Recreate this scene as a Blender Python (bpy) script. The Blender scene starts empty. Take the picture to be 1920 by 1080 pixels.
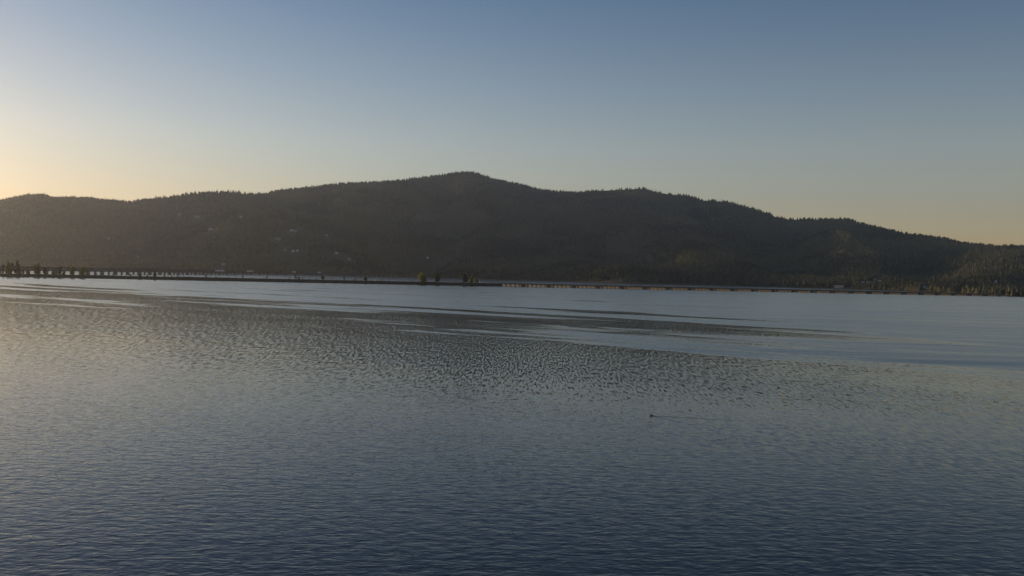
import bpy, math, random
import numpy as np
from mathutils import Matrix, Vector

# ------------------------------------------------------------------ camera, sky, sun, exposure
SC = bpy.context.scene
COL = SC.collection
F = 1663.0                       # focal length in photograph pixels (1920 wide)
EYE = 20.0
cam_d = bpy.data.cameras.new('camera'); cam = bpy.data.objects.new('camera', cam_d); COL.objects.link(cam)
cam_d.sensor_width = 36.0; cam_d.lens = F / 1920 * 36.0
cam_d.clip_start = 0.5; cam_d.clip_end = 40000
ROT = (Matrix.Rotation(math.radians(90.0 - 0.896), 3, 'X') @ Matrix.Rotation(math.radians(1.5), 3, 'Z'))
cam.matrix_world = Matrix.Translation((0, 0, EYE)) @ ROT.to_4x4()
SC.camera = cam

SUN_EL = math.radians(8.5)
SUN_AZ = math.radians(60.0)      # to the left of the view axis
world = bpy.data.worlds.new('World'); SC.world = world; world.use_nodes = True
wn = world.node_tree; wn.nodes.clear()
sky = wn.nodes.new('ShaderNodeTexSky'); sky.sky_type = 'NISHITA'; sky.sun_disc = False
sky.sun_elevation = SUN_EL; sky.sun_rotation = -SUN_AZ
sky.altitude = 600; sky.air_density = 1.3; sky.dust_density = 0.65; sky.ozone_density = 3.0
bg = wn.nodes.new('ShaderNodeBackground'); bg.inputs['Strength'].default_value = 0.147
wo = wn.nodes.new('ShaderNodeOutputWorld')
# warm dusty band low over the whole horizon, deeper blue above (same all the way round)
wtc = wn.nodes.new('ShaderNodeTexCoord'); wsep = wn.nodes.new('ShaderNodeSeparateXYZ'); wn.links.new(wtc.outputs['Generated'], wsep.inputs[0])
wcr = wn.nodes.new('ShaderNodeValToRGB'); ce = wcr.color_ramp.elements
ce[0].position = 0.14; ce[0].color = (1.0, 0.76, 0.72, 1)
ce[1].position = 0.30; ce[1].color = (0.53, 0.505, 0.56, 1)
e = ce.new(0.20); e.color = (0.85, 0.665, 0.655, 1)
e = ce.new(0.42); e.color = (0.35, 0.37, 0.44, 1)
e = ce.new(0.75); e.color = (0.29, 0.325, 0.40, 1)
wn.links.new(wsep.outputs[2], wcr.inputs[0])
wmx = wn.nodes.new('ShaderNodeMixRGB'); wmx.blend_type = 'MULTIPLY'; wmx.inputs[0].default_value = 1.0
wn.links.new(sky.outputs[0], wmx.inputs[1]); wn.links.new(wcr.outputs[0], wmx.inputs[2])
wn.links.new(wmx.outputs[0], bg.inputs[0]); wn.links.new(bg.outputs[0], wo.inputs[0])

sun_d = bpy.data.lights.new('sun', 'SUN'); sun_d.energy = 2.6; sun_d.angle = math.radians(0.53)
sun_d.color = (1.0, 0.72, 0.42)
sun = bpy.data.objects.new('sun', sun_d); COL.objects.link(sun)
to_sun = Vector((-math.sin(SUN_AZ) * math.cos(SUN_EL), math.cos(SUN_AZ) * math.cos(SUN_EL), math.sin(SUN_EL)))
sun.rotation_euler = to_sun.to_track_quat('Z', 'Y').to_euler()
sun.location = (-300, 0, 400)

vs = SC.view_settings
vs.view_transform = 'Standard'; vs.look = 'None'; vs.gamma = 1.0; vs.use_curve_mapping = False
vs.exposure = 0.38

rng = np.random.default_rng(7)
random.seed(7)

# ------------------------------------------------------------------ helpers
def ray(px, py):
    d = ROT @ Vector(((px - 960) / F, -(py - 540) / F, -1.0))
    return d / d.y                                   # per metre of depth (Y)

def on_water(px, py):
    d = ray(px, py); k = -EYE / d.z
    return Vector((d.x * k, k, 0.0))

def at_depth(px, py, Y):
    d = ray(px, py)
    return Vector((d.x * Y, Y, EYE + d.z * Y))

def mesh_obj(name, verts, faces, mat=None, parent=None, smooth=False):
    me = bpy.data.meshes.new(name)
    me.from_pydata([tuple(v) for v in verts], [], faces); me.update()
    if mat: me.materials.append(mat)
    if smooth:
        me.polygons.foreach_set('use_smooth', [True] * len(me.polygons))
    o = bpy.data.objects.new(name, me); COL.objects.link(o)
    if parent: o.parent = parent
    return o

def np_mesh(name, V, Fq, mat):
    """V (n,3), Fq (m,k): all faces with k corners"""
    me = bpy.data.meshes.new(name)
    m, k = Fq.shape
    me.vertices.add(len(V)); me.vertices.foreach_set('co', V.astype(np.float32).ravel())
    me.loops.add(m * k); me.loops.foreach_set('vertex_index', Fq.astype(np.int32).ravel())
    me.polygons.add(m)
    me.polygons.foreach_set('loop_start', np.arange(0, m * k, k, dtype=np.int32))
    me.update(calc_edges=True); me.validate()
    me.materials.append(mat)
    return me

def link(name, me, parent=None):
    o = bpy.data.objects.new(name, me); COL.objects.link(o)
    if parent: o.parent = parent
    return o

def empty(name, loc=(0, 0, 0), rz=0.0):
    o = bpy.data.objects.new(name, None); COL.objects.link(o)
    o.location = loc; o.rotation_euler = (0, 0, rz); o.empty_display_size = 1.0
    return o

def tag(o, label=None, cat=None, group=None, kind=None):
    if label: o['label'] = label
    if cat: o['category'] = cat
    if group: o['group'] = group
    if kind: o['kind'] = kind
    return o

def copy_tree(o, parent=None):
    c = o.copy(); COL.objects.link(c); c.parent = parent
    for ch in list(o.children): copy_tree(ch, c)
    return c

class MB:
    def __init__(s): s.v = []; s.f = []
    def box(s, x0, x1, y0, y1, z0, z1, taper=1.0):
        b = len(s.v); cx, cy = (x0 + x1) / 2, (y0 + y1) / 2
        for z, t in ((z0, 1.0), (z1, taper)):
            for x, y in ((x0, y0), (x1, y0), (x1, y1), (x0, y1)):
                s.v.append((cx + (x - cx) * t, cy + (y - cy) * t, z))
        s.f += [(b, b+3, b+2, b+1), (b+4, b+5, b+6, b+7)] + [(b+i, b+(i+1) % 4, b+4+(i+1) % 4, b+4+i) for i in range(4)]
        return s
    def tube(s, p0, p1, r0, r1, n=6):
        p0, p1 = Vector(p0), Vector(p1); q = (p1 - p0).to_track_quat('Z', 'Y'); b = len(s.v)
        for p, r in ((p0, r0), (p1, r1)):
            for i in range(n):
                a = 2 * math.pi * i / n
                s.v.append(tuple(p + q @ Vector((r * math.cos(a), r * math.sin(a), 0))))
        s.f += [(b+i, b+(i+1) % n, b+n+(i+1) % n, b+n+i) for i in range(n)]
        s.f += [tuple(range(b+n-1, b-1, -1)), tuple(range(b+n, b+2*n))]
        return s
    def build(s, name, mat, parent=None, smooth=False): return mesh_obj(name, s.v, s.f, mat, parent, smooth)

# value noise on a lattice, for terrain (world coordinates)
def vnoise(x, y, seed):
    def h(i, j):
        n = (i * 374761393 + j * 668265263 + seed * 1442695041) & 0x7fffffff
        n = ((n ^ (n >> 13)) * 1274126177) & 0x7fffffff
        return ((n ^ (n >> 16)) & 0xffff) / 65535.0
    i = np.floor(x).astype(np.int64); j = np.floor(y).astype(np.int64)
    fx = x - i; fy = y - j
    fx = fx * fx * (3 - 2 * fx); fy = fy * fy * (3 - 2 * fy)
    return ((h(i, j) * (1 - fx) + h(i+1, j) * fx) * (1 - fy) + (h(i, j+1) * (1 - fx) + h(i+1, j+1) * fx) * fy) * 2 - 1

def fbm(x, y, seed, octv=4):
    r = 0; a = 1.0
    for k in range(octv):
        r = r + a * vnoise(x * 2**k, y * 2**k, seed + k); a *= 0.5
    return r

# ------------------------------------------------------------------ materials
def new_mat(name):
    m = bpy.data.materials.new(name); m.use_nodes = True
    nt = m.node_tree; b = nt.nodes['Principled BSDF']
    return m, nt, b

def N(nt, typ, **kw):
    n = nt.nodes.new(typ)
    for k, v in kw.items(): setattr(n, k, v)
    return n

def math_node(nt, op, a, b=None, c=None, clamp=False):
    n = N(nt, 'ShaderNodeMath', operation=op, use_clamp=clamp)
    for i, x in enumerate((a, b, c)):
        if x is None: continue
        if hasattr(x, 'links') or hasattr(x, 'is_linked'): nt.links.new(x, n.inputs[i])
        else: n.inputs[i].default_value = x
    return n.outputs[0]

def noisy_mat(name, c0, c1, scale, rough=0.9, bump=0.0, detail=5.0, translucent=0.0, spec=0.3, rnd=0.0, lo=0.3):
    m, nt, b = new_mat(name)
    tc = N(nt, 'ShaderNodeNewGeometry')
    nz = N(nt, 'ShaderNodeTexNoise'); nz.inputs['Scale'].default_value = scale; nz.inputs['Detail'].default_value = detail
    nt.links.new(tc.outputs['Position'], nz.inputs['Vector'])
    cr = N(nt, 'ShaderNodeValToRGB')
    cr.color_ramp.elements[0].position = lo; cr.color_ramp.elements[0].color = (*c0, 1)
    cr.color_ramp.elements[1].position = 1 - lo; cr.color_ramp.elements[1].color = (*c1, 1)
    fac = nz.outputs[0]
    if rnd:
        oi = N(nt, 'ShaderNodeNewGeometry')
        r = math_node(nt, 'MULTIPLY_ADD', oi.outputs['Random Per Island'], rnd, -rnd / 2)
        fac = math_node(nt, 'ADD', nz.outputs[0], r, clamp=True)
    nt.links.new(fac, cr.inputs[0])
    nt.links.new(cr.outputs[0], b.inputs['Base Color'])
    b.inputs['Roughness'].default_value = rough
    b.inputs['Specular IOR Level'].default_value = spec
    if bump:
        bp = N(nt, 'ShaderNodeBump'); bp.inputs['Strength'].default_value = 0.6; bp.inputs['Distance'].default_value = bump
        nt.links.new(nz.outputs[0], bp.inputs['Height']); nt.links.new(bp.outputs[0], b.inputs['Normal'])
    if translucent:
        tr = N(nt, 'ShaderNodeBsdfTranslucent'); nt.links.new(cr.outputs[0], tr.inputs[0])
        mx = N(nt, 'ShaderNodeMixShader'); mx.inputs[0].default_value = translucent
        out = nt.nodes['Material Output']
        nt.links.new(b.outputs[0], mx.inputs[1]); nt.links.new(tr.outputs[0], mx.inputs[2]); nt.links.new(mx.outputs[0], out.inputs[0])
    return m

M = {}
M['forest'] = noisy_mat('conifer_forest', (0.009, 0.016, 0.010), (0.125, 0.115, 0.052), 0.0036, rnd=0.28, lo=0.41, spec=0.1)
M['hill'] = noisy_mat('hill_ground', (0.045, 0.045, 0.025), (0.15, 0.12, 0.07), 0.006, spec=0.1)
M['conifer'] = noisy_mat('conifer_needles', (0.025, 0.038, 0.018), (0.06, 0.07, 0.03), 0.5, spec=0.1)
M['bark'] = noisy_mat('bark', (0.06, 0.045, 0.03), (0.14, 0.10, 0.07), 3.0)
M['leaf_yellow'] = noisy_mat('broad_leaf_olive', (0.15, 0.16, 0.035), (0.26, 0.24, 0.055), 0.6, translucent=0.5, rnd=0.5)
M['leaf_dark'] = noisy_mat('broad_leaf_dark', (0.05, 0.065, 0.022), (0.11, 0.12, 0.035), 0.6, translucent=0.4, rnd=0.5)
M['shrub'] = noisy_mat('shrub_leaf', (0.06, 0.06, 0.022), (0.15, 0.11, 0.04), 0.4, translucent=0.3, rnd=0.6)
M['bank'] = noisy_mat('causeway_bank', (0.035, 0.028, 0.018), (0.11, 0.085, 0.05), 0.35, bump=0.3)
M['asphalt'] = noisy_mat('asphalt', (0.04, 0.04, 0.04), (0.07, 0.07, 0.068), 1.5)
M['concrete'] = noisy_mat('bridge_concrete', (0.16, 0.13, 0.10), (0.28, 0.24, 0.19), 0.6)
M['concrete_dark'] = noisy_mat('weathered_concrete', (0.10, 0.085, 0.07), (0.20, 0.17, 0.14), 0.5)
M['steel'] = noisy_mat('rusty_girder', (0.035, 0.03, 0.027), (0.085, 0.06, 0.045), 0.4, rough=0.75)
M['car_brown'] = noisy_mat('freight_car_brown', (0.08, 0.045, 0.03), (0.13, 0.075, 0.05), 0.15, rough=0.7)
M['car_grey'] = noisy_mat('freight_car_grey', (0.07, 0.07, 0.07), (0.12, 0.115, 0.11), 0.15, rough=0.7)
M['car_pale'] = noisy_mat('freight_car_pale', (0.42, 0.41, 0.38), (0.55, 0.54, 0.5), 0.15, rough=0.6)
M['wall_white'] = noisy_mat('house_white', (0.62, 0.61, 0.58), (0.74, 0.73, 0.70), 0.5)
M['wall_tan'] = noisy_mat('house_tan', (0.36, 0.30, 0.23), (0.46, 0.39, 0.30), 0.5)
M['wall_grey'] = noisy_mat('house_grey', (0.30, 0.31, 0.31), (0.42, 0.42, 0.41), 0.5)
M['roof'] = noisy_mat('roof_grey', (0.30, 0.30, 0.30), (0.46, 0.45, 0.43), 0.8, rough=0.6)
M['glass'] = noisy_mat('window_glass', (0.02, 0.025, 0.03), (0.03, 0.035, 0.04), 0.5, rough=0.1, spec=0.5)
M['white'] = noisy_mat('white_paint', (0.74, 0.73, 0.70), (0.82, 0.81, 0.78), 0.5, rough=0.5)
M['feather'] = noisy_mat('dark_feathers', (0.02, 0.018, 0.015), (0.06, 0.05, 0.04), 12.0, rough=0.7)
M['bill'] = noisy_mat('bill', (0.12, 0.10, 0.04), (0.2, 0.16, 0.06), 8.0, rough=0.5)

# water: dark body, sky reflection; small ripples everywhere, wind-ruffled streaks far out
def water_mat():
    m, nt, b = new_mat('lake_water')
    L = nt.links
    geo = N(nt, 'ShaderNodeNewGeometry')
    sep = N(nt, 'ShaderNodeSeparateXYZ'); L.new(geo.outputs['Position'], sep.inputs[0])
    X, Y = sep.outputs[0], sep.outputs[1]
    # axes of the wind streaks
    p = math_node(nt, 'ADD', math_node(nt, 'MULTIPLY', X, 0.85), math_node(nt, 'MULTIPLY', Y, -0.53))
    q = math_node(nt, 'ADD', math_node(nt, 'MULTIPLY', X, 0.53), math_node(nt, 'MULTIPLY', Y, 0.85))
    def coords(a, sa, bq, sb, z=0.0):
        c = N(nt, 'ShaderNodeCombineXYZ')
        L.new(math_node(nt, 'MULTIPLY', a, sa), c.inputs[0]); L.new(math_node(nt, 'MULTIPLY', bq, sb), c.inputs[1]); c.inputs[2].default_value = z
        return c.outputs[0]
    def noise(vec, detail=2.0, rough=0.5, dist=0.0):
        n = N(nt, 'ShaderNodeTexNoise'); n.inputs['Scale'].default_value = 1.0; n.inputs['Detail'].default_value = detail
        n.inputs['Roughness'].default_value = rough; n.inputs['Distortion'].default_value = dist
        L.new(vec, n.inputs['Vector']); return n.outputs[0]
    streak = noise(coords(p, 1/230, q, 1/40, 4.7), 5.0, 0.6, 0.35)
    g = math_node(nt, 'MINIMUM', math_node(nt, 'MULTIPLY_ADD', q, 1/150, -350/150), math_node(nt, 'MULTIPLY_ADD', q, 1/25, -240/25 - 0.7))
    g = math_node(nt, 'MINIMUM', g, 1.15)
    east = math_node(nt, 'MULTIPLY_ADD', X, 1/130, -0.45, clamp=True)        # steadier breeze on the open side
    g = math_node(nt, 'MULTIPLY_ADD', east, 1.1, g)
    g = math_node(nt, 'MAXIMUM', g, -4.0)
    sm = math_node(nt, 'MULTIPLY_ADD', streak, 8.0, -4.0)
    ruff = math_node(nt, 'MULTIPLY_ADD', math_node(nt, 'ADD', g, sm), 1.9, 0.5, clamp=True)
    # ripples
    r1 = noise(coords(X, 0.6, Y, 1.05), 2.0, 0.5, 0.3)
    x2 = math_node(nt, 'MULTIPLY_ADD', Y, 0.16, X); y2 = math_node(nt, 'MULTIPLY_ADD', X, -0.16, Y)
    r2 = noise(coords(x2, 1.3, y2, 3.0, 5.0), 2.0, 0.5)
    x3 = math_node(nt, 'MULTIPLY_ADD', Y, -0.22, X); y3 = math_node(nt, 'MULTIPLY_ADD', X, 0.22, Y)
    sw = noise(coords(x3, 0.09, y3, 0.2, 9.0), 2.0, 0.5)
    patch = noise(coords(p, 1/60, q, 1/22, 7.7), 2.0, 0.5)
    cell = noise(coords(X, 1.0, Y, 0.26, 2.2), 2.0, 0.6, 0.2)            # cat's paws: small cells of livelier ripples
    cell = math_node(nt, 'MULTIPLY_ADD', cell, 5.0, -2.6, clamp=True)
    near = math_node(nt, 'MULTIPLY_ADD', q, -1/100, 1.5, clamp=True)      # light breeze by the near shore
    cell = math_node(nt, 'MULTIPLY', cell, math_node(nt, 'MULTIPLY_ADD', near, -1.0, 1.0))
    amp = math_node(nt, 'MULTIPLY_ADD', patch, 0.5, 0.08)
    amp = math_node(nt, 'MULTIPLY_ADD', near, 1.8, amp)
    amp = math_node(nt, 'MULTIPLY_ADD', ruff, 1.1, amp)
    amp = math_node(nt, 'MULTIPLY_ADD', cell, 0.45, amp)
    h = math_node(nt, 'ADD', math_node(nt, 'MULTIPLY', r1, 0.034), math_node(nt, 'MULTIPLY', r2, 0.011))
    h = math_node(nt, 'MULTIPLY', h, amp)
    h = math_node(nt, 'ADD', h, math_node(nt, 'MULTIPLY', sw, 0.035))
    bp = N(nt, 'ShaderNodeBump'); bp.inputs['Strength'].default_value = 1.0; bp.inputs['Distance'].default_value = 1.0
    L.new(h, bp.inputs['Height'])
    # facets: wind-driven waves run towards the near shore, their steep faces lean that way; calm water is broken into small leaning facets
    ca = noise(coords(X, 2.6, Y, 0.25, 12.0), 3.0, 0.7); cb = noise(coords(x2, 0.8, y2, 0.6, 15.0), 2.0, 0.6)
    farw = math_node(nt, 'MULTIPLY_ADD', q, 1/80, -0.95, clamp=True)
    cm = N(nt, 'ShaderNodeMix'); L.new(farw, cm.inputs[0]); L.new(cb, cm.inputs[2]); L.new(ca, cm.inputs[3])
    tilt = math_node(nt, 'MULTIPLY', math_node(nt, 'MULTIPLY_ADD', cm.outputs[0], 0.34, -0.170), math_node(nt, 'MULTIPLY_ADD', patch, 1.8, 0.1))
    tilt = math_node(nt, 'MULTIPLY', tilt, math_node(nt, 'MULTIPLY_ADD', farw, 0.75, 0.25))
    tilt = math_node(nt, 'MULTIPLY', tilt, math_node(nt, 'MULTIPLY_ADD', east, -0.6, 1.0))
    tilt = math_node(nt, 'MULTIPLY', tilt, math_node(nt, 'MULTIPLY_ADD', ruff, -0.75, 1.0))
    thin = noise(coords(p, 1/160, Y, 1/16, 21.0), 4.0, 0.6)                 # faint gust lines inside the ruffled water
    lean = math_node(nt, 'MULTIPLY_ADD', thin, -0.16, 0.025)
    lean = math_node(nt, 'MINIMUM', lean, -0.02)
    tilt = math_node(nt, 'MULTIPLY_ADD', ruff, lean, tilt)
    tv = N(nt, 'ShaderNodeCombineXYZ'); L.new(tilt, tv.inputs[1])
    va = N(nt, 'ShaderNodeVectorMath', operation='ADD'); L.new(bp.outputs[0], va.inputs[0]); L.new(tv.outputs[0], va.inputs[1])
    vn = N(nt, 'ShaderNodeVectorMath', operation='NORMALIZE'); L.new(va.outputs[0], vn.inputs[0]); NRMO = vn.outputs[0]
    ro = math_node(nt, 'MULTIPLY_ADD', ruff, 0.10, 0.04)
    ro = math_node(nt, 'MULTIPLY_ADD', cell, 0.05, ro)
    gl = N(nt, 'ShaderNodeBsdfGlossy', distribution='MULTI_GGX'); gl.inputs['Color'].default_value = (1, 1, 1, 1)
    L.new(ro, gl.inputs['Roughness']); L.new(NRMO, gl.inputs['Normal'])
    df = N(nt, 'ShaderNodeBsdfDiffuse'); df.inputs['Color'].default_value = (0.008, 0.014, 0.018, 1)
    fr = N(nt, 'ShaderNodeFresnel'); fr.inputs['IOR'].default_value = 1.333; L.new(NRMO, fr.inputs['Normal'])
    fac = math_node(nt, 'MULTIPLY', fr.outputs[0], math_node(nt, 'MULTIPLY_ADD', ruff, 0.0, 1.0))
    mx = N(nt, 'ShaderNodeMixShader'); L.new(fac, mx.inputs[0]); L.new(df.outputs[0], mx.inputs[1]); L.new(gl.outputs[0], mx.inputs[2])
    L.new(mx.outputs[0], nt.nodes['Material Output'].inputs[0]); nt.nodes.remove(b)
    return m
M['water'] = water_mat()

# ------------------------------------------------------------------ lake
XW = 7000
wv = [(-XW, -700, 0), (XW, -700, 0), (XW, 7500, 0), (-XW, 7500, 0)]
water = mesh_obj('lake_water', wv, [(0, 1, 2, 3)], M['water']); tag(water, kind='structure')

# ------------------------------------------------------------------ hills behind the lake
SKY = [(-900, 400), (-500, 392), (-200, 384), (0, 374), (33, 367), (50, 364), (80, 363), (105, 369), (140, 368), (160, 368), (200, 372),
       (240, 376), (265, 373), (300, 367), (330, 364), (360, 359), (390, 358), (430, 357), (450, 359), (468, 362), (480, 361), (520, 355),
       (560, 351), (600, 346), (640, 342), (700, 339), (740, 337), (780, 332), (820, 327), (850, 322), (870, 320), (890, 321), (905, 325),
       (918, 331), (950, 338), (980, 344), (1005, 350), (1030, 355), (1085, 358), (1110, 355), (1160, 352), (1200, 350), (1215, 351),
       (1230, 356), (1260, 361), (1290, 363), (1320, 372), (1335, 372), (1360, 375), (1390, 382), (1415, 388), (1440, 396), (1460, 405),
       (1480, 407), (1540, 408), (1595, 409), (1610, 415), (1650, 424), (1690, 434), (1730, 439), (1780, 445), (1800, 452), (1840, 456),
       (1880, 458), (1920, 460), (2100, 470), (2400, 480), (2800, 485)]
RIDGE_Y = [(-900, 3900), (0, 4000), (430, 4150), (490, 4650), (870, 5200), (1200, 5000), (1450, 4500), (1600, 4300), (1900, 3600), (2800, 3400)]
SHORE_Y = [(-900, 2850), (0, 2950), (300, 3000), (900, 3150), (960, 3170), (1160, 2830), (1300, 2880), (1460, 2930), (1560, 2820), (1700, 2640),
           (1780, 2460), (1815, 2150), (1850, 1990), (1900, 1920), (2100, 1800), (2800, 1700)]
TREE_H = 12.0
su = []; sz = []
for x, y in SKY:
    d = ray(x, y); su.append(d.x)
    yr = np.interp(x, *zip(*RIDGE_Y)); sz.append(EYE + d.z * yr - TREE_H)
def px_u(lst): return [ray(x, 500).x for x, _ in lst], [v for _, v in lst]
RU, RV = px_u(RIDGE_Y); SU, SV = px_u(SHORE_Y)
def ridge_y(u): return np.interp(u, RU, RV)
def shore_y(u): return np.interp(u, SU, SV)
def ridge_z(u): return np.interp(u, su, sz)

def hill_z(u, t):
    ys, yr = shore_y(u), ridge_y(u)
    Y = ys + (yr - ys) * t; X = u * Y
    tc = np.clip(t, 0, 1)
    prof = 0.05 * np.clip(tc / 0.06, 0, 1) + 0.95 * np.clip((tc - 0.05) / 0.95, 0, 1) ** 1.12
    prof = np.where(t > 1, 1 - 0.75 * (t - 1), prof)
    env = np.clip(tc * 4, 0, 1) * np.clip((1 - tc) * 3.2, 0, 1)
    n = 62 * fbm(X / 620 + 3.3, Y / 900 + 1.7, 11, 4) - 60 * np.abs(fbm(X / 380, Y / 1400, 23, 3))
    z = ridge_z(u) * prof + n * env * np.clip(ridge_z(u) / 350, 0.25, 1.1)
    low = -1.5 + 3.5 * np.clip(tc / 0.015, 0, 1)
    return X, Y, np.maximum(z, low) if np.ndim(z) else max(z, low)

us = np.linspace(su[0], su[-1], 420); ts = np.concatenate([np.linspace(0, 0.1, 12), np.linspace(0.115, 1.0, 66), np.linspace(1.03, 1.7, 14)])
UU, TT = np.meshgrid(us, ts)
HX, HY, HZ = hill_z(UU, TT)
nt_, nu_ = UU.shape
idx = np.arange(nt_ * nu_).reshape(nt_, nu_)
Q = np.stack([idx[:-1, :-1], idx[:-1, 1:], idx[1:, 1:], idx[1:, :-1]], -1).reshape(-1, 4)
hm = np_mesh('hills', np.stack([HX, HY, HZ], -1).reshape(-1, 3), Q, M['hill'])
hm.polygons.foreach_set('use_smooth', [True] * len(hm.polygons))
hills = link('hills', hm); tag(hills, kind='structure')

def hill_point(px, py):
    """nearest point of the hill seen at a photograph pixel"""
    d = ray(px, py); t = np.linspace(0.005, 1, 1200); u = np.full_like(t, d.x)
    X, Y, Z = hill_z(u, t)
    el = (Z - EYE) / Y
    k = int(np.argmax(el >= d.z)) if np.any(el >= d.z) else len(t) - 1
    return Vector((float(X[k]), float(Y[k]), float(Z[k])))

# clearings, bare patches imitating lit slope and flare, and houses on the slopes (photograph pixels)
CLEAR_LIT = [(1040, 446, 34, 5), (965, 442, 26, 5), (1122, 432, 26, 5), (1150, 437, 14, 5), (1530, 466, 26, 3), (1575, 472, 22, 4), (1545, 450, 14, 3),
         (1735, 468, 26, 3), (1775, 470, 12, 3), (1795, 486, 12, 3), (1890, 470, 14, 3), (1318, 386, 14, 4), (400, 437, 26, 5), (545, 433, 20, 4),  # the high shoulder patch stands in for grazing sunlight
         (520, 448, 16, 4), (555, 471, 24, 4), (372, 409, 20, 4), (440, 412, 26, 4), (1012, 396, 10, 4), (1160, 525, 40, 6), (860, 390, 26, 8), (885, 405, 24, 8),  # last two imitate the yellowish glow of flare and lit slope
         (110, 410, 18, 4), (280, 395, 18, 3)]
HOUSES = [(370, 406, 17, 'wall_grey', 'grey house with a pale roof high on the slope, larger than its neighbours'),
          (451, 406, 10, 'wall_white', 'white house at the upper edge of a hillside clearing'),
          (336, 402, 7, 'wall_white', 'small white house highest on the wooded slope'),
          (396, 430, 15, 'wall_white', 'white house above a steep brown clearing'),
          (204, 447, 6, 'wall_white', 'tiny white house alone in the forest above the rail bridge'),
          (547, 432, 9, 'wall_white', 'white house with a smaller one beside it on the slope'),
          (554, 434, 8, 'wall_grey', 'smaller grey house beside a white one on the slope'),
          (521, 448, 15, 'wall_tan', 'tan house on a mid-slope clearing'),
          (550, 471, 10, 'wall_white', 'white house in the row on the lower slope'),
          (558, 470, 7, 'wall_white', 'small white house at the end of the row on the lower slope'),
          (535, 469, 9, 'wall_tan', 'tan house beside the white row on the lower slope'),
          (612, 441, 7, 'wall_white', 'small white house alone in dense forest below the main ridge'),
          (631, 474, 8, 'wall_white', 'white house in the woods above the end of the rail bridge'),
          (655, 486, 11, 'wall_tan', 'tan house in the woods low above the lake'),
          (802, 483, 7, 'wall_white', 'white house in the woods above the causeway trees'),
          (419, 496, 12, 'wall_grey', 'grey house near the water behind the freight train'),
          (259, 482, 6, 'wall_tan', 'small tan house low in the forest behind the rail bridge'),
          (1573, 538, 28, 'wall_tan', 'long low tan building at the edge of the far shore'),
          (1618, 530, 9, 'wall_white', 'bright white house on the shore near the long tan building'),
          (1629, 530.5, 14, 'wall_grey', 'grey shore house beside the bright white one'),
          (1641, 525, 7, 'wall_white', 'white house set higher behind the shore houses'),
          (1650, 528.5, 12, 'wall_tan', 'tan shore house at the end of the row'),
          (1734, 539, 8, 'wall_white', 'white house among the dark trees at the bridge landing'),
          (1728, 535, 4, 'wall_grey', 'small grey house above the white one at the bridge landing'),
          (1775, 534, 12, 'wall_grey', 'grey house half hidden in the dark shore trees'),
          (1867, 529, 8, 'wall_white', 'white house in the dark trees beyond the bridge end'),
          ]
clear_lit_pts = []
for (x, y, rx, ry) in CLEAR_LIT:
    c = hill_point(x, y); a = hill_point(x, y + ry); b2 = hill_point(x, max(y - ry, 330))
    clear_lit_pts.append((c.x, c.y, rx * c.y / F, max(12.0, min(120.0, (b2.y - a.y) / 2))))
house_pts = []
for hsp in HOUSES:
    house_pts.append(hill_point(hsp[0], hsp[1] + 1.5))

# forest: one mass of small conifers
NT = 150000
uu = rng.uniform(ray(-260, 500).x, ray(2180, 500).x, NT)
tt = np.where(rng.random(NT) < 0.93, rng.random(NT) ** 0.85 * 1.03, rng.random(NT) * 0.12)
tt = np.maximum(tt, 0.012)
fx, fy, fz = hill_z(uu, tt)
keep = fz > 1.2
thin = fbm(fx / 260, fy / 420, 51, 3)
keep &= rng.random(NT) < np.clip(1.0 + 1.3 * thin, 0.25, 1.0)
for (cx, cy, rx, ry) in clear_lit_pts:
    dd = ((fx - cx) / rx) ** 2 + ((fy - cy) / ry) ** 2
    keep &= ~((dd < 1) & (rng.random(NT) < 0.9))
for hp, hsp in zip(house_pts, HOUSES):
    keep &= ~((np.abs(fx - hp.x * fy / hp.y) < hsp[2] * 0.5 * hp.y / F * 1.7 + 2) & (fy > hp.y - 60) & (fy < hp.y + 14))
fx, fy, fz, ft = fx[keep], fy[keep], fz[keep], tt[keep]
n = len(fx)
hgt = rng.uniform(9, 15.5, n) * (0.8 + 0.5 * rng.random(n)) * np.where(ft < 0.12, 1.15, 1.0)
rad = hgt * rng.uniform(0.22, 0.36, n)
K = 5
ang = rng.uniform(0, 6.28, n)
V = np.zeros((n, 2 * (K + 1), 3), np.float32)
for tier, (zb, ztp, rr) in enumerate(((0.06, 0.68, 1.0), (0.45, 1.0, 0.66))):
    o = tier * (K + 1)
    for k in range(K):
        a = ang + 2 * math.pi * k / K + tier * 0.6
        r = rad * rr * rng.uniform(0.65, 1.25, n)
        V[:, o + k, 0] = fx + r * np.cos(a); V[:, o + k, 1] = fy + r * np.sin(a)
        V[:, o + k, 2] = fz + hgt * (zb + rng.uniform(-0.06, 0.06, n))
    V[:, o + K, 0] = fx + rng.normal(0, 0.3, n); V[:, o + K, 1] = fy; V[:, o + K, 2] = fz + hgt * ztp
base = (np.arange(n) * 2 * (K + 1))[:, None]
tri = []
for tier in range(2):
    o = tier * (K + 1)
    for k in range(K): tri.append([o + k, o + (k + 1) % K, o + K])
T = (base[:, :, None] + np.array(tri)[None]).reshape(-1, 3)
fm = np_mesh('forest', V.reshape(-1, 3), T, M['forest'])
forest = link('forest', fm)
tag(forest, 'dense dark conifer forest covering the hills beyond the lake', 'forest', kind='stuff')

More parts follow.
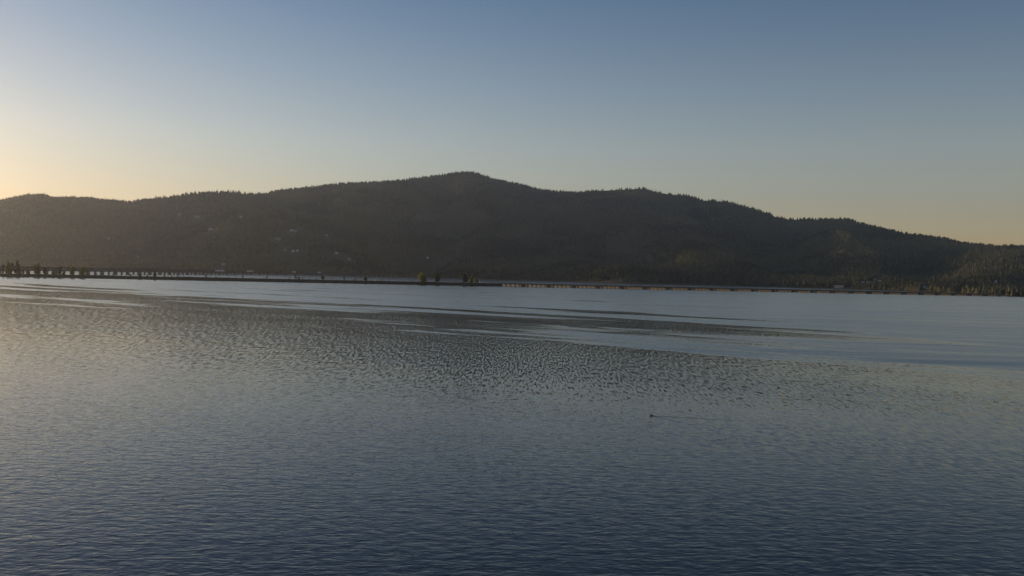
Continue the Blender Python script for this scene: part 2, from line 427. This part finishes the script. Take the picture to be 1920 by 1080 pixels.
# single conifers that stand out on the ridge
def conifer_mesh(seed, h, r, tiers):
    rd = random.Random(seed); v = []; f = []
    for t in range(tiers):
        z0 = h * (0.12 + 0.8 * t / tiers); z1 = min(h, z0 + h * 1.5 / tiers); rr = r * (1 - 0.82 * t / tiers) * rd.uniform(0.7, 1.2)
        b = len(v); k = 9
        for i in range(k):
            a = 2 * math.pi * i / k + rd.uniform(-.2, .2); q = rr * rd.uniform(0.55, 1.2)
            v.append((q * math.cos(a), q * math.sin(a), z0 + rd.uniform(-.05, .03) * h))
        v.append((rd.uniform(-.1, .1), rd.uniform(-.1, .1), z1))
        f += [(b+i, b+(i+1) % k, b+k) for i in range(k)]
    me = bpy.data.meshes.new('crown'); me.from_pydata(v, [], f); me.update(); me.materials.append(M['conifer'])
    mb = MB().tube((0, 0, -1.0), (0, 0, h * 0.8), 0.35, 0.08, 6)
    mt = bpy.data.meshes.new('trunk'); mt.from_pydata(mb.v, [], mb.f); mt.update(); mt.materials.append(M['bark'])
    return me, mt
CON = [conifer_mesh(s, h, r, t) for s, h, r, t in ((1, 20, 3.4, 6), (2, 24, 3.0, 7), (3, 16, 3.6, 5), (4, 22, 2.4, 6))]
RTREES = [5, 12, 19, 25, 35, 43, 47, 51, 55, 60, 67, 72, 78, 83, 90, 97, 105, 115, 119, 124, 134, 140, 175, 197, 205, 212, 222, 228, 232,
          350, 380, 388, 398, 407, 414, 418, 426, 440, 447, 457, 463, 467, 733, 756, 877, 1001, 1010, 1023, 1031, 1075, 1085, 1091, 1222, 1228,
          1340, 1352, 1362, 1370, 1378, 1382, 1389, 1397, 1403, 1603, 1608, 1792, 1905]
for i, x in enumerate(RTREES):
    u = ray(x, 400).x
    X, Y, Z = hill_z(np.array([u]), np.array([0.992]))
    where = ('the low ridge above the rail bridge' if x < 480 else 'the summit ridge' if x < 960 else
             'the saddle beside the summit' if x < 1150 else 'the long shoulder descending from the summit')
    t = empty('conifer_tree', (float(X[0]), float(Y[0]), float(Z[0]) - 0.5), random.uniform(0, 6))
    s = random.uniform(0.72, 1.15); t.scale = (s, s, s)
    tag(t, 'conifer standing out against the sky on ' + where, 'tree', 'conifers on ' + where)
    me, mt = CON[i % 4]
    link('crown', me, t); link('trunk', mt, t)

# ------------------------------------------------------------------ houses
def house(loc, w, mat, label, rz):
    t = empty('house', loc, rz); tag(t, label, 'house', 'houses across the lake')
    d = max(4.0, w * 0.6); hh = 5.0 if w < 25 else 4.5; hw = w / 2
    w_ = MB().box(-hw, hw, -d/2, d/2, -4, hh).build('wall', M[mat], t)
    rf = 2.2
    v = [(-hw-.5, -d/2-.5, hh), (hw+.5, -d/2-.5, hh), (hw+.5, d/2+.5, hh), (-hw-.5, d/2+.5, hh), (-hw-.5, 0, hh+rf), (hw+.5, 0, hh+rf)]
    roof = mesh_obj('roof', v, [(0, 1, 5, 4), (2, 3, 4, 5), (0, 4, 3), (1, 2, 5), (3, 2, 1, 0)], M['roof'], t)
    MB().box(hw*.4, hw*.4+.9, -.4, .5, hh + rf*.5, hh+rf+1.0).build('chimney', M['concrete_dark'], roof)
    nw = max(1, int(w / 5))
    for i in range(nw):
        cx = -hw + (i + .5) * w / nw
        MB().box(cx-.7, cx+.7, -d/2-.06, -d/2+.05, 1.6, 3.0).build('window', M['glass'], t)
    MB().box(hw-1.6, hw-.7, -d/2-.07, -d/2+.05, 0, 2.1).build('door', M['bark'], t)
    return t
for hp, (x, y, wpx, mat, label) in zip(house_pts, HOUSES):
    rz = math.atan2(-hp.x, hp.y) + random.uniform(-.25, .25)
    house(hp + Vector((0, 0, 0.5)), max(5.0, wpx * 0.5 * hp.y / F * 1.15), mat, label, rz)

# ------------------------------------------------------------------ causeway
def cw(x_m):                       # centre line of causeway and low bridge
    return 1456 + 0.44 * x_m
DIRB = Vector((1, 0.44, 0)).normalized(); NRM = Vector((-DIRB.y, DIRB.x, 0))
ANG = math.atan2(DIRB.y, DIRB.x)
def along(s, off=0.0, z=0.0):      # s metres along from the causeway tip (photograph x = 940)
    c = CW0 + DIRB * s + NRM * off
    return Vector((c.x, c.y, z))
p0 = on_water(940, 537.2); CW0 = Vector((p0.x, p0.y, 0)) + NRM * 9.0
def s_at(px):                      # metres along the line seen at photograph column px
    u = ray(px, 525).x
    return (u * CW0.y - CW0.x) / (DIRB.x - u * DIRB.y)
S_LEFT = s_at(-260)
prof = [(-13.0, -0.8), (-10.5, 0.3), (-7.5, 3.0), (-5.2, 4.5), (5.2, 4.5), (7.5, 3.0), (10.5, 0.3), (13, -0.8)]
cv = []; cf = []
ss = np.arange(S_LEFT, 4.0, 3.0)
for i, s in enumerate(ss):
    taper = min(1.0, 0.55 + 0.45 * (ss[-1] - s) / 20)
    for j, (o, z) in enumerate(prof):
        jx = random.uniform(-.7, .7) if j not in (3, 4) else 0
        wob = 2.0 * math.sin(s * 0.021 + 1) + 1.3 * math.sin(s * 0.057)
        wid = (wob if o < 0 else -wob) * (-1 if abs(o) > 6 else 0) * (1 if o < 0 else -1)
        cv.append(along(s, (o + jx + (0.5 * wid if abs(o) > 6 else 0)) * taper, z * (0.78 if s < s_at(330) else 1.0) + random.uniform(-.25, .25) * (0.2 if j in (3, 4) else 1)))
m_ = len(prof)
for i in range(len(ss) - 1):
    for j in range(m_ - 1): cf.append((i*m_+j, (i+1)*m_+j, (i+1)*m_+j+1, i*m_+j+1))
cf.append(tuple(range((len(ss)-1)*m_, len(ss)*m_)))
causeway = mesh_obj('causeway_embankment', cv, cf, M['bank']); tag(causeway, kind='structure')
rv = [along(S_LEFT, -4.0, 3.75), along(4.0, -4.0, 4.75), along(4.0, 4.0, 4.75), along(S_LEFT, 4.0, 3.75)]
rv += [v - Vector((0, 0, 0.5)) for v in rv]
road = mesh_obj('road', rv, [(0, 1, 2, 3), (0, 4, 5, 1), (1, 5, 6, 2), (2, 6, 7, 3), (3, 7, 4, 0)], M['asphalt']); tag(road, kind='structure')

# leaf clumps
def leaf_cloud(seed, lobes, nleaf, size):
    r = np.random.default_rng(seed); P = []
    w = np.array([l[3] * l[4] * l[5] for l in lobes]) ** 0.7; w /= w.sum()
    for l, k in zip(lobes, (w * nleaf).astype(int) + 1):
        d = r.normal(size=(k, 3)); d /= np.linalg.norm(d, axis=1)[:, None]
        rr = r.uniform(0.45, 1.05, k)[:, None]
        P.append(np.array(l[:3]) + d * rr * np.array(l[3:6]))
    P = np.concatenate(P); n = len(P)
    a = r.normal(size=(n, 3)); a /= np.linalg.norm(a, axis=1)[:, None]
    b = np.cross(a, r.normal(size=(n, 3))); b /= np.linalg.norm(b, axis=1)[:, None]
    s = (size * r.uniform(0.6, 1.3, n))[:, None]
    V = np.stack([P - a * s, P + b * s * .7, P + a * s, P - b * s * .7], 1).reshape(-1, 3)
    Fq = np.arange(4 * n).reshape(-1, 4)
    return V, Fq

def tree_meshes(seed, h, w, kind, mat, nleaf=900):
    rd = random.Random(seed); lobes = []
    if kind == 'broad':
        for i in range(12):
            a = rd.uniform(0, 6.28); z = h * (0.16 + 0.68 * i / 11); k = 0.35 + 0.65 * math.sin(math.pi * min(1, (z / h) / .95))
            r = w * 0.5 * rd.uniform(0.15, 0.6) * k
            q = w * rd.uniform(.2, .29)
            lobes.append((r * math.cos(a), r * math.sin(a), z, q, q, q * rd.uniform(.8, 1.2)))
    else:
        for i in range(11):
            z = h * (0.12 + 0.82 * i / 10); q = w * .5 * (1 - 0.8 * (i / 10)) * rd.uniform(.7, 1.1) + .25
            lobes.append((rd.uniform(-.1, .1) * w, rd.uniform(-.1, .1) * w, z, q, q, h * .06))
    V, Fq = leaf_cloud(seed, lobes, nleaf, h * 0.045)
    V[:, 2] = np.maximum(V[:, 2], 0.3)
    cm = np_mesh('crown', V, Fq, mat)
    mb = MB(); mb.tube((0, 0, -0.6), (0, 0, h * .55), w * .035 + .1, w * .02 + .05, 7)
    for l in lobes[:7]: mb.tube((0, 0, h * rd.uniform(.2, .45)), (l[0], l[1], l[2]), w * .016 + .03, .03, 5)
    tm = bpy.data.meshes.new('trunk'); tm.from_pydata(mb.v, [], mb.f); tm.update(); tm.materials.append(M['bark'])
    return cm, tm

def px_m(px): return (along(s_at(px)).y) / F          # metres per photograph pixel on the causeway line

def tree(px, top, wpx, kind, mat, label, group=None, off=0.0, seed=1, cat='tree', name=None):
    s = s_at(px); base = along(s, off, (4.4 if abs(off) < 5.5 else 3.6) * (0.78 if px < 330 else 1.0))
    d = ray(px, top); z = EYE + d.z * base.y
    h = max(1.2, z - base.z); w = wpx * px_m(px) * 1.25
    cm, tm = tree_meshes(seed, h, w, kind, M[mat], 1500 if h > 5 else 450)
    t = empty(name or ('broadleaf_tree' if kind == 'broad' else 'conifer_tree'), base, random.uniform(0, 6))
    tag(t, label, cat, group)
    link('crown', cm, t); link('trunk' if h > 4 else 'stem', tm, t)
    return t

G1 = 'trees at the end of the causeway by the rail bridge'
tree(6, 495, 5, 'broad', 'leaf_dark', 'short dark tree beside the tallest trees of the causeway', G1, -5, 11)
tree(15, 488, 7, 'cone', 'leaf_yellow', 'tall narrow olive tree beside the short dark one on the causeway', G1, -5, 12)
tree(22, 490.5, 9, 'broad', 'leaf_yellow', 'broad olive tree between two tall narrow trees on the causeway', G1, -5, 13)
tree(33, 488.5, 10, 'cone', 'leaf_dark', 'tall dark pointed tree on the causeway before the rail bridge', G1, -5, 14)
tree(66, 494, 6, 'broad', 'leaf_yellow', 'olive half of a close pair of trees on the causeway', G1, -5, 15)
tree(72, 493, 6, 'cone', 'leaf_dark', 'dark reddish half of a close pair of trees on the causeway', G1, -5, 16)
tree(84, 500, 7, 'broad', 'shrub', 'low brownish tree beside the close pair on the causeway', G1, -5, 17)
tree(113, 499, 9, 'broad', 'shrub', 'low wide tree on the causeway before the freight train', G1, -5, 18)
tree(136, 499, 9, 'broad', 'leaf_yellow', 'small brown-olive tree on the causeway before the freight train', G1, -5, 19)
tree(155, 499.5, 13, 'broad', 'leaf_yellow', 'wide yellow-green tree on the causeway before the freight train', G1, -5, 20)
tree(290, 503, 5, 'cone', 'leaf_yellow', 'lone slim olive tree rising in front of the freight train', G1, -5, 21)
G2 = 'trees at the tip of the causeway'
tree(789, 511.5, 15, 'broad', 'leaf_yellow', 'broad yellow-green tree, widest on the causeway', G2, -4.8, 22)
tree(795, 519, 9, 'broad', 'leaf_yellow', 'small yellow tree tucked beside the widest tree of the causeway', G2, -4.8, 26)
tree(818, 512, 10.5, 'broad', 'leaf_dark', 'dark green tree standing alone near the tip of the causeway', G2, -4.8, 23)
tree(870, 512, 10, 'broad', 'leaf_dark', 'tall green tree beside a bright pointed one near the causeway tip', G2, -4.8, 24)
tree(882, 514, 9, 'cone', 'leaf_yellow', 'pointed olive tree between a green tree and a low bush', G2, -4.8, 25)
tree(890.5, 521, 10, 'broad', 'leaf_yellow', 'low yellow bushy tree next to the white sign board', G2, -4.8, 27)

SH = [(386, 514.5, 5, 'leaf_dark'), (404, 517, 4, 'shrub'), (454, 516.5, 5, 'leaf_dark'), (499, 516.5, 5, 'leaf_dark'), (541, 520, 3, 'leaf_dark'),
      (556, 517, 4, 'leaf_yellow'), (559, 518, 3.5, 'shrub'), (566, 520, 7, 'leaf_dark'), (579, 521, 5, 'shrub'), (592, 522, 3, 'leaf_dark'), (604, 517, 5.5, 'shrub'),
      (618, 523, 3, 'shrub'), (647, 518, 3.5, 'leaf_dark'), (664, 521, 8, 'shrub'), (684, 518, 6.5, 'leaf_dark'), (714, 523.5, 4, 'leaf_dark'), (732, 523, 7, 'shrub'),
      (746, 526, 3, 'leaf_dark'), (759, 525.5, 4, 'shrub'), (772, 525, 4, 'leaf_dark'), (805, 526.5, 4, 'leaf_dark'), (830, 528, 5, 'shrub'),
      (850, 528, 4, 'leaf_dark'), (862, 527.5, 4, 'shrub'), (920, 528.5, 6, 'shrub'), (908, 530, 4, 'leaf_dark'),
      (333, 515, 5, 'shrub'), (321, 516, 4, 'leaf_dark'), (345, 517, 5, 'shrub'), (357, 518, 4, 'leaf_dark'), (262, 512, 8, 'leaf_dark'), (244, 513, 7, 'shrub'),
      (276, 514, 6, 'leaf_dark'), (212, 511.5, 7, 'leaf_dark'), (180, 511, 6, 'shrub'), (308, 515, 5, 'shrub'), (427, 518.5, 4, 'leaf_dark'), (440, 519, 3, 'shrub'),
      (474, 520, 3, 'shrub'), (520, 521, 3, 'shrub'), (120, 508, 6, 'shrub'), (100, 507, 5, 'leaf_dark'), (52, 505, 6, 'shrub'), (44, 503, 5, 'leaf_dark')]
for i, (x, top, w, mt) in enumerate(SH):
    c = {'leaf_dark': 'dark green', 'shrub': 'brownish', 'leaf_yellow': 'olive'}[mt]
    size = 'wide low' if w >= 6 else 'small round' if w >= 4.5 else 'tiny'
    where = ('among the causeway trees before the rail bridge' if x < 200 else 'on the causeway below the piers of the rail bridge' if x < 420 else
             'on the bare middle of the causeway' if x < 640 else 'on the causeway past the end of the freight train' if x < 780 else 'beside the trees at the causeway tip')
    t = tree(x, top, w, 'broad', mt, size + ' ' + c + ' shrub ' + where, c + ' shrubs along the causeway', random.choice((-5.6, -4.8, 5.0)), 40 + i, 'shrub', 'shrub')

# grass and low weeds of the bank: one mass
NG = 9000
gs = rng.uniform(S_LEFT, 2.0, NG); go = rng.choice([-1, 1], NG) * rng.uniform(4.6, 9.2, NG)
tap = np.minimum(1.0, 0.55 + 0.45 * (4 - gs) / 20)
gz = np.interp(np.abs(go), [4.6, 5.2, 7.5, 10.5], [4.4, 4.2, 2.75, 0.1])
gx = CW0.x + DIRB.x * gs + NRM.x * go * tap; gy = CW0.y + DIRB.y * gs + NRM.y * go * tap
big = np.clip(0.6 + 0.8 * vnoise(gs / 23.0, gs * 0 + 0.5, 5), 0.15, 1.4)
gh = rng.uniform(0.3, 1.2, NG) * big * np.where(gs < s_at(330), 1.3, 1.0); ga = rng.uniform(0, 3.14, NG); gw = rng.uniform(0.3, 0.9, NG)
gz = gz * np.where(gs < s_at(330), 0.78, 1.0)
GV = np.zeros((NG, 3, 3))
GV[:, 0] = np.stack([gx - gw * np.cos(ga), gy - gw * np.sin(ga), gz - .1], 1)
GV[:, 1] = np.stack([gx + gw * np.cos(ga), gy + gw * np.sin(ga), gz - .1], 1)
GV[:, 2] = np.stack([gx + rng.normal(0, .3, NG), gy + rng.normal(0, .3, NG), gz + gh], 1)
gm = np_mesh('bank_grass', GV.reshape(-1, 3), np.arange(NG * 3).reshape(-1, 3), M['shrub'])
tag(link('bank_grass', gm), 'rough brown grass and weeds along the causeway bank', 'grass', kind='stuff')

def sign(px, w, h, zt, label):
    b = along(s_at(px), -5.4, 4.1)
    t = empty('sign_board', b, ANG + 0.3); tag(t, label, 'sign')
    MB().box(-w/2, w/2, -.06, .06, zt - h, zt).build('panel', M['white'], t)
    for sx in (-.35, .35): MB().box(sx*w-.07, sx*w+.07, .07, .21, -.6, zt - .1).build('post', M['bark'], t)
sign(897.3, 1.9, 2.4, 3.2, 'white sign board at the tip of the causeway beside a yellow bush')
sign(700.5, 1.6, 1.5, 2.2, 'small white sign board on the bare middle of the causeway')

# ------------------------------------------------------------------ low highway bridge
S_END = s_at(1880)
hb = empty('highway_bridge', along(0, 0, 0), ANG); tag(hb, 'low concrete highway bridge on rows of piles, running from the causeway to the wooded shore', 'bridge')
Lb = S_END + 2
MB().box(-2, Lb, -6.0, 6.0, 4.15, 4.75).build('deck', M['concrete_dark'], hb)
for sgn in (-1, 1):
    MB().box(-2, Lb, sgn*5.8-.18, sgn*5.8+.18, 4.752, 5.55).build('parapet', M['concrete_dark'], hb)
bent = MB()
bent.box(-.6, .6, -5.6, 5.6, 3.2, 4.147)
for yy in (-4.6, -2.3, 0, 2.3, 4.6): bent.box(-.45, .45, yy-.95, yy+.95, -2, 3.198)
bm_ = bpy.data.meshes.new('pile_bent'); bm_.from_pydata(bent.v, [], bent.f); bm_.update(); bm_.materials.append(M['concrete'])
pier = MB().box(-2.6, 2.6, -5.4, 5.4, -2, 4.146)  # solid wall added to give a shaded break after each pile group
pm_ = bpy.data.meshes.new('pier'); pm_.from_pydata(pier.v, [], pier.f); pm_.update(); pm_.materials.append(M['concrete_dark'])
s = 3.0
while s < Lb - 20:
    for k in range(5):
        o = link('pile_bent', bm_, hb); o.location = (s + k * 7.7, 0, 0)
    o = link('pier', pm_, hb); o.location = (s + 4 * 7.7 + 7.4, 0, 0)
    s += 5 * 7.7 + 7.4

# ------------------------------------------------------------------ rail bridge with freight train
RP = [Vector(p) for p in ((-815, 1020, 0), (-783, 1190, 0), (-748, 1420, 0), (-720, 1663, 0), (-690, 2100, 0), (-650, 2330, 0), (-560, 2580, 0), (-420, 2830, 0), (-250, 3010, 0), (-60, 3140, 0))]
def catmull(P, n=40):
    out = []
    for i in range(1, len(P) - 2):
        for k in range(n):
            t = k / n; a, b, c, d = P[i-1], P[i], P[i+1], P[i+2]
            out.append(0.5 * ((2*b) + (c-a)*t + (2*a-5*b+4*c-d)*t*t + (3*b-a-3*c+d)*t**3))
    out.append(P[-2]); return out
PL = catmull(RP); D = [0.0]
for a, b in zip(PL, PL[1:]): D.append(D[-1] + (b - a).length)
D = np.array(D); PA = np.array([tuple(p) for p in PL])
def rail(s):
    p = Vector((float(np.interp(s, D, PA[:, 0])), float(np.interp(s, D, PA[:, 1])), 0))
    q = Vector((float(np.interp(s + 2, D, PA[:, 0])), float(np.interp(s + 2, D, PA[:, 1])), 0)); r = Vector((float(np.interp(s - 2, D, PA[:, 0])), float(np.interp(s - 2, D, PA[:, 1])), 0))
    d = q - r; return p, math.atan2(d.y, d.x)
rb = empty('rail_bridge', (0, 0, 0)); tag(rb, 'long dark rail bridge on many piers curving away behind the causeway to the far shore', 'bridge')
SP = 21.6
def shared(name, mb, mat):
    me = bpy.data.meshes.new(name); me.from_pydata(mb.v, [], mb.f); me.update(); me.materials.append(M[mat]); return me
gird = shared('girder', MB().box(-SP/2-.1, SP/2+.1, -2.2, 2.2, 5.5, 7.5), 'steel')
thin_p = shared('pier', MB().box(-1.2, 1.2, -1.4, 1.4, -2, 5.0, .9).box(-1.4, 1.4, -2.3, 2.3, 5.003, 5.498), 'concrete_dark')
wide_p = shared('pier', MB().box(-1.8, 1.8, -3.0, 3.0, -2, 5.0, .92).box(-2.0, 2.0, -3.3, 3.3, 5.003, 5.498), 'concrete_dark')
track = shared('track_bed', MB().box(-SP/2-.1, SP/2+.1, -2.5, 2.5, 7.503, 7.9), 'concrete_dark')
k = 0; s = 0.0
while s < D[-1]:
    p, a = rail(s)
    o = link('pier', wide_p if k % 2 == 0 else thin_p, rb); o.location = p; o.rotation_euler = (0, 0, a)
    p, a = rail(s + SP / 2)
    for nm, me in (('girder', gird), ('track_bed', track)):
        o = link(nm, me, rb); o.location = p; o.rotation_euler = (0, 0, a)
    s += SP; k += 1
ft = empty('freight_train', (0, 0, 0)); tag(ft, 'long freight train of dark brown and grey cars on the rail bridge', 'train')
def car_mb():
    mb = MB().box(-8.2, 8.2, -1.5, 1.5, 8.9, 12.0)
    mb.box(-8.3, 8.3, -1.3, 1.3, 8.5, 8.898)
    for cx in (-5.8, 5.8): mb.box(cx-1.4, cx+1.4, -1.1, 1.1, 7.903, 8.497)
    b = len(mb.v); mb.v += [(-8.2, -1.5, 12.003), (8.2, -1.5, 12.003), (8.2, 1.5, 12.003), (-8.2, 1.5, 12.003), (-8.2, 0, 12.4), (8.2, 0, 12.4)]
    mb.f += [(b, b+1, b+5, b+4), (b+2, b+3, b+4, b+5), (b, b+4, b+3), (b+1, b+2, b+5)]
    return mb
cars = {c: shared('freight_car', car_mb(), c) for c in ('car_brown', 'car_grey', 'car_pale')}
def rail_px(s):
    p, _ = rail(s); q = cam.matrix_world.inverted() @ Vector((p.x, p.y, 9)); return 960 + F * q.x / -q.z
s = 20.0; k = 0
while s < D[-1] * 0.80:
    x = rail_px(s)
    c = 'car_pale' if any(abs(x - t) < w for t, w in ((411, 7), (466, 7), (551, 3), (581, 3), (601, 3))) else random.choice(('car_brown', 'car_brown', 'car_grey'))
    p, a = rail(s); o = link('freight_car', cars[c], ft); o.location = p; o.rotation_euler = (0, 0, a)
    if c == 'car_pale': o['label'] = 'pale grey freight car'
    s += 17.4; k += 1

# ------------------------------------------------------------------ shed on the right-hand shore
u = ray(1909, 550).x
X, Y, Z = hill_z(np.array([u]), np.array([0.02]))
shp = Vector((float(X[0]), float(Y[0]) - 12, max(1.0, float(Z[0]))))
t = empty('shed', shp, 0.2); tag(t, 'small bright white shed at the water edge under dark trees', 'shed')
MB().box(-1.7, 1.7, -1.5, 1.5, -2.5, 2.8).build('wall', M['white'], t)
mesh_obj('roof', [(-2, -1.8, 2.8), (2, -1.8, 2.8), (2, 1.8, 2.8), (-2, 1.8, 2.8), (-2, 0, 3.8), (2, 0, 3.8)], [(0, 1, 5, 4), (2, 3, 4, 5), (0, 4, 3), (1, 2, 5), (3, 2, 1, 0)], M['white'], t)
MB().box(-.4, .4, -1.56, -1.45, 0, 1.9).build('door', M['bark'], t)

# ------------------------------------------------------------------ waterbird and its wake
bp_ = on_water(1222, 779.5)
head_to = math.radians(176)
bird = empty('waterbird', bp_, head_to); bird.scale = (0.8, 0.8, 0.8); tag(bird, 'dark waterbird swimming alone on open water with a thin wake', 'bird')
RINGS = [(-.36, .07, .02, .015), (-.30, .06, .06, .04), (-.18, .05, .12, .09), (0, .045, .15, .115), (.14, .055, .14, .11), (.22, .10, .10, .09), (.245, .17, .055, .06),
         (.25, .24, .042, .045), (.265, .30, .045, .045), (.29, .335, .055, .05), (.33, .345, .05, .045), (.36, .34, .028, .024)]
v = []; f = []; kk = 10
for i, (x, z, ry, rz_) in enumerate(RINGS):
    a_, b_ = RINGS[max(0, i-1)], RINGS[min(len(RINGS)-1, i+1)]
    tx, tz = b_[0]-a_[0], b_[1]-a_[1]; l = math.hypot(tx, tz); nx, nz = -tz/l, tx/l
    for j in range(kk):
        th = 2*math.pi*j/kk
        v.append((x + nx*rz_*math.sin(th), ry*math.cos(th), z + nz*rz_*math.sin(th)))
for i in range(len(RINGS)-1):
    for j in range(kk): f.append((i*kk+j, i*kk+(j+1) % kk, (i+1)*kk+(j+1) % kk, (i+1)*kk+j))
f += [tuple(range(kk-1, -1, -1)), tuple(range((len(RINGS)-1)*kk, len(RINGS)*kk))]
mesh_obj('body', v, f, M['feather'], bird, smooth=True)
MB().tube((.355, 0, .34), (.43, 0, .325), .018, .008, 6).build('bill', M['bill'], bird)

def wake_arm(pts, w0, w1, h0, h1):
    vv = []; ff = []; P = [on_water(*p) for p in pts]; n = 24; m = 7
    ds = [0]; 
    for a, b in zip(P, P[1:]): ds.append(ds[-1] + (b-a).length)
    for i in range(n):
        t = i/(n-1); s = t*ds[-1]
        c = Vector((float(np.interp(s, ds, [p.x for p in P])), float(np.interp(s, ds, [p.y for p in P])), 0))
        d = (P[-1]-P[0]).normalized(); nn = Vector((-d.y, d.x, 0)); w = w0+(w1-w0)*t; h = h0+(h1-h0)*t
        c += nn * 0.12*math.sin(t*21+len(pts))
        for j in range(m):
            q = j/(m-1)*2-1
            vv.append(c + nn*q*w + Vector((0, 0, h*(0.5+0.5*math.cos(q*math.pi)) - 0.004)))
    for i in range(n-1):
        for j in range(m-1): ff.append((i*m+j, (i+1)*m+j, (i+1)*m+j+1, i*m+j+1))
    return vv, ff
V1, F1 = wake_arm([(1226, 780), (1280, 783), (1330, 786), (1390, 788)], .3, .5, .035, .012)
V2, F2 = wake_arm([(1228, 781), (1262, 789), (1300, 797), (1335, 803)], .3, .5, .028, .01)
nb = len(V1)
wk = mesh_obj('wake', V1 + V2, F1 + [tuple(i + nb for i in q) for q in F2], M['water'], None, smooth=True)
tag(wk, 'thin V-shaped ripple trailing behind the swimming waterbird', 'wake', kind='stuff')

# ------------------------------------------------------------------ haze
hz = MB().box(-7300, 7300, -900, 7800, -3, 760)
m, nt, b = new_mat('morning_haze'); nt.nodes.remove(b)
pv = N(nt, 'ShaderNodeVolumePrincipled'); pv.inputs['Color'].default_value = (0.87, 0.92, 1.0, 1)
pv.inputs['Density'].default_value = 0.00006; pv.inputs['Anisotropy'].default_value = 0.8
nt.links.new(pv.outputs[0], nt.nodes['Material Output'].inputs['Volume'])
haze = hz.build('haze', m); tag(haze, 'thin morning haze over the lake and hills', 'haze', kind='stuff')
